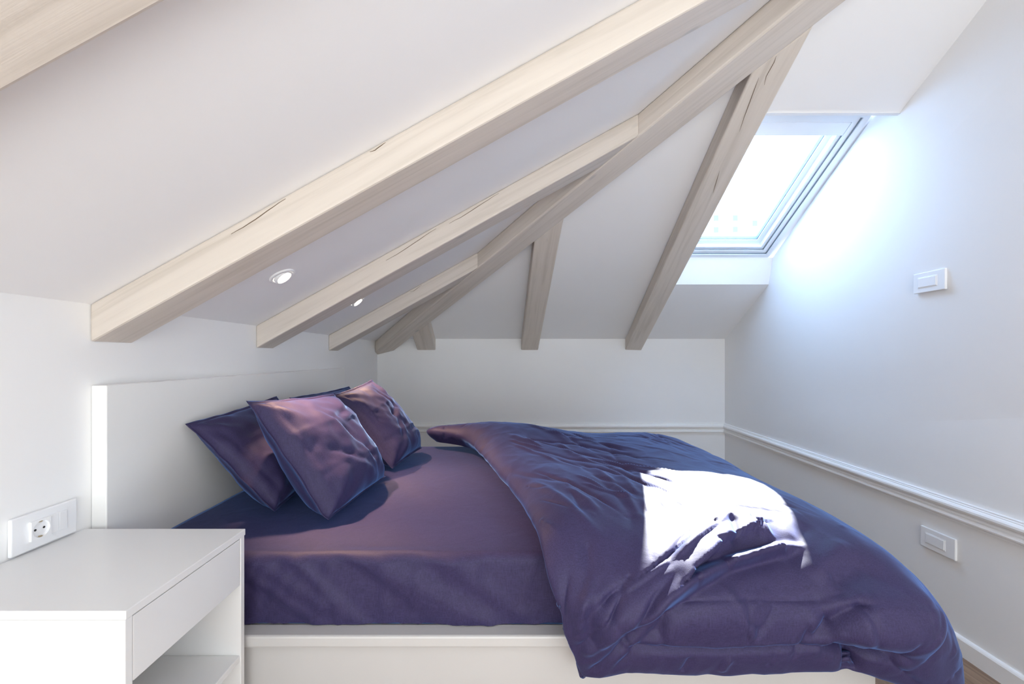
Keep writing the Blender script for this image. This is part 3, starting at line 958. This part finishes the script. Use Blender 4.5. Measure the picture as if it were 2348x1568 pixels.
    D += fold(A((1372, 1475, 1.02), (1416, 1432, 1.01), (1463, 1404, 1.01), (1603, 1322, 1.01), (1701, 1271, 1.03), (1812, 1233, 1.07), (1870, 1222, 1.10)), 0.045, 0.080, 0.050)
    D += fold(A((1300, 1500, 1.03), (1420, 1360, 1.01), (1530, 1290, 1.04), (1640, 1205, 1.14), (1690, 1168, 1.22)), 0.006, 0.060, 0.018)
    # long thin drag lines in the linen
    rnd = random.Random(11)
    def drag(n, xr_, yr_, zf_, dirs, ln, wd, dp):
        out = np.zeros(S.shape[:2])
        for _ in range(n):
            x = rnd.uniform(*xr_); y = rnd.uniform(*yr_); z = zf_
            an = math.radians(rnd.gauss(*dirs)); l = rnd.uniform(*ln)
            if zf_ is None:      # hanging front: run in x-z
                z = rnd.uniform(0.48, 0.74); dx, dz = math.cos(an) * l / 2, math.sin(an) * l / 2
                pts = [(x - dx, 1.01, z - dz), (x + rnd.uniform(-.01, .01), 1.01, z), (x + dx, 1.01, z + dz)]
            else:
                dx, dy = math.cos(an) * l / 2, math.sin(an) * l / 2
                pts = [(x - dx, y - dy, z), (x + rnd.uniform(-.012, .012), y + rnd.uniform(-.012, .012), z), (x + dx, y + dy, z)]
            out += crease(pts, rnd.uniform(*wd), rnd.choice((-1, 1)) * rnd.uniform(*dp))
        return out
    D += drag(34, (0.05, 0.55), (1.15, 2.3), 0.81, (-62, 14), (0.18, 0.5), (0.006, 0.016), (0.005, 0.010))
    D += drag(18, (0.5, 1.05), (1.2, 2.4), 0.80, (-50, 25), (0.12, 0.35), (0.006, 0.014), (0.003, 0.007))
    D += drag(16, (0.55, 0.95), (0, 0), None, (80, 22), (0.06, 0.18), (0.006, 0.012), (0.003, 0.007))
    D += drag(12, (0.20, 0.42), (0, 0), None, (52, 10), (0.10, 0.28), (0.007, 0.016), (0.005, 0.012))
    for i in range(NU):
        for j in range(NV):
            x, y, z = S[i, j]
            w = 0.010 * noise.noise(Vector((x * 3.0, y * 3.0, z * 3 + 1.0)))
            q = noise.noise(Vector((x * 6 - y * 3 + z * 2, y * 5 + x * 3, z * 6)))
            w += 0.0035 * (abs(q) * 2 - 0.4)
            q2 = noise.noise(Vector((x * 14 + y * 5, y * 9 - x * 8, z * 15)))
            w += 0.0012 * (1 - abs(q2) * 3)
            D[i, j] += w
    S2 = S + Nn * D[..., None]
    # rest on the mattress and hang clear of the side rail
    on = (S2[..., 0] < 1.045) & (S2[..., 1] > 1.150) & (S2[..., 1] < 2.65)
    S2[..., 2] = np.where(on, np.maximum(S2[..., 2], 0.712 + 0.1 * np.maximum(S2[..., 2] - 0.712, -0.02)), S2[..., 2])
    inside = (S2[..., 0] < 1.07) & (S2[..., 1] > 1.110) & (S2[..., 1] <= 1.150) & (S2[..., 2] < 0.505)
    S2[..., 1] = np.where(inside, 1.110, S2[..., 1])
    foot = (S2[..., 2] < 0.712) & (S2[..., 1] > 1.150) & (S2[..., 1] < 2.65)
    S2[..., 0] = np.where(foot, np.maximum(S2[..., 0], np.where(S2[..., 2] < 0.51, 1.068, 1.042)), S2[..., 0])
    V = [tuple(p) for p in S2.reshape(-1, 3)]
    Fc = [(i * NV + j, (i + 1) * NV + j, (i + 1) * NV + j + 1, i * NV + j + 1) for i in range(NU - 1) for j in range(NV - 1)]
    o = link_mesh('duvet', V, Fc, M_LINEN, smooth=True)
    so = o.modifiers.new('thick', 'SOLIDIFY'); so.thickness = 0.006; so.offset = 0
    tag(o, 'thick purple linen duvet heaped over the foot of the bed, hanging down in front', 'duvet')
    return o
duvet()
#DUVET_END

# ------------------------------------------------------------------ nightstand
ns = thing('nightstand', 'white lacquered nightstand with one drawer and an open shelf beside the headboard', 'nightstand', (-0.85, 0.92, 0))
NX0, NX1, NY0, NY1, NZ = XL + 0.004, -0.642, 0.743, 1.100, 0.788
def nb(name, x0, x1, y0, y1, z0, z1, parent=None, bev=0.0015):
    return box(name, x0 + 0.85 if parent is None else x0 + 0.85, x1 + 0.85, y0 - 0.92, y1 - 0.92, z0, z1, M_LACQ, parent or ns, bev)
nb('top_panel', NX0, NX1, NY0, NY1, NZ - 0.016, NZ)
nb('side_panel', NX0, NX1 - 0.002, NY0 + 0.001, NY0 + 0.017, 0.0, NZ - 0.0165)
nb('side_panel', NX0, NX1 - 0.002, NY1 - 0.017, NY1 - 0.001, 0.0, NZ - 0.0165)
nb('back_panel', NX0, NX0 + 0.012, NY0 + 0.017, NY1 - 0.017, 0.02, NZ - 0.017)
nb('shelf', NX0 + 0.012, NX1 - 0.004, NY0 + 0.017, NY1 - 0.017, 0.458, 0.474)
nb('shelf', NX0 + 0.012, NX1 - 0.004, NY0 + 0.017, NY1 - 0.017, 0.05, 0.066)
nb('shelf', NX0 + 0.012, NX1 - 0.03, NY0 + 0.017, NY1 - 0.017, 0.640, 0.652)
nb('drawer', NX1 - 0.020, NX1 - 0.003, NY0 + 0.019, NY1 - 0.019, 0.652, NZ - 0.0195)

# ------------------------------------------------------------------ building across the street
M_FAC = plaster('pale_facade', (0.82, 0.80, 0.79), 0.0, 3)
M_WIN2 = lacquer('far_window_glass', (0.10, 0.13, 0.17), 0.3)
bld = thing('apartment_building', 'pale overexposed building with small square windows seen through the roof window', 'building', (12.0, 24.0, 0))
box('facade', -6, 6, 0, 6, 0, 9.3, M_FAC, bld)
box('roof', -6.2, 6.2, -0.2, 6.2, 9.3, 9.5, M_FAC, bld)
for (px, py) in ((1642, 500), (1642, 527), (1686, 526), (1731, 512), (1600, 526), (1686, 500), (1770, 500), (1775, 528)):
    p = at(px, py, 23.98)
    w = box('window', -0.13, 0.13, -0.02, 0.04, -0.15, 0.15, M_WIN2, bld)
    w.location = (p.x - 12.0, p.y - 24.0, p.z)
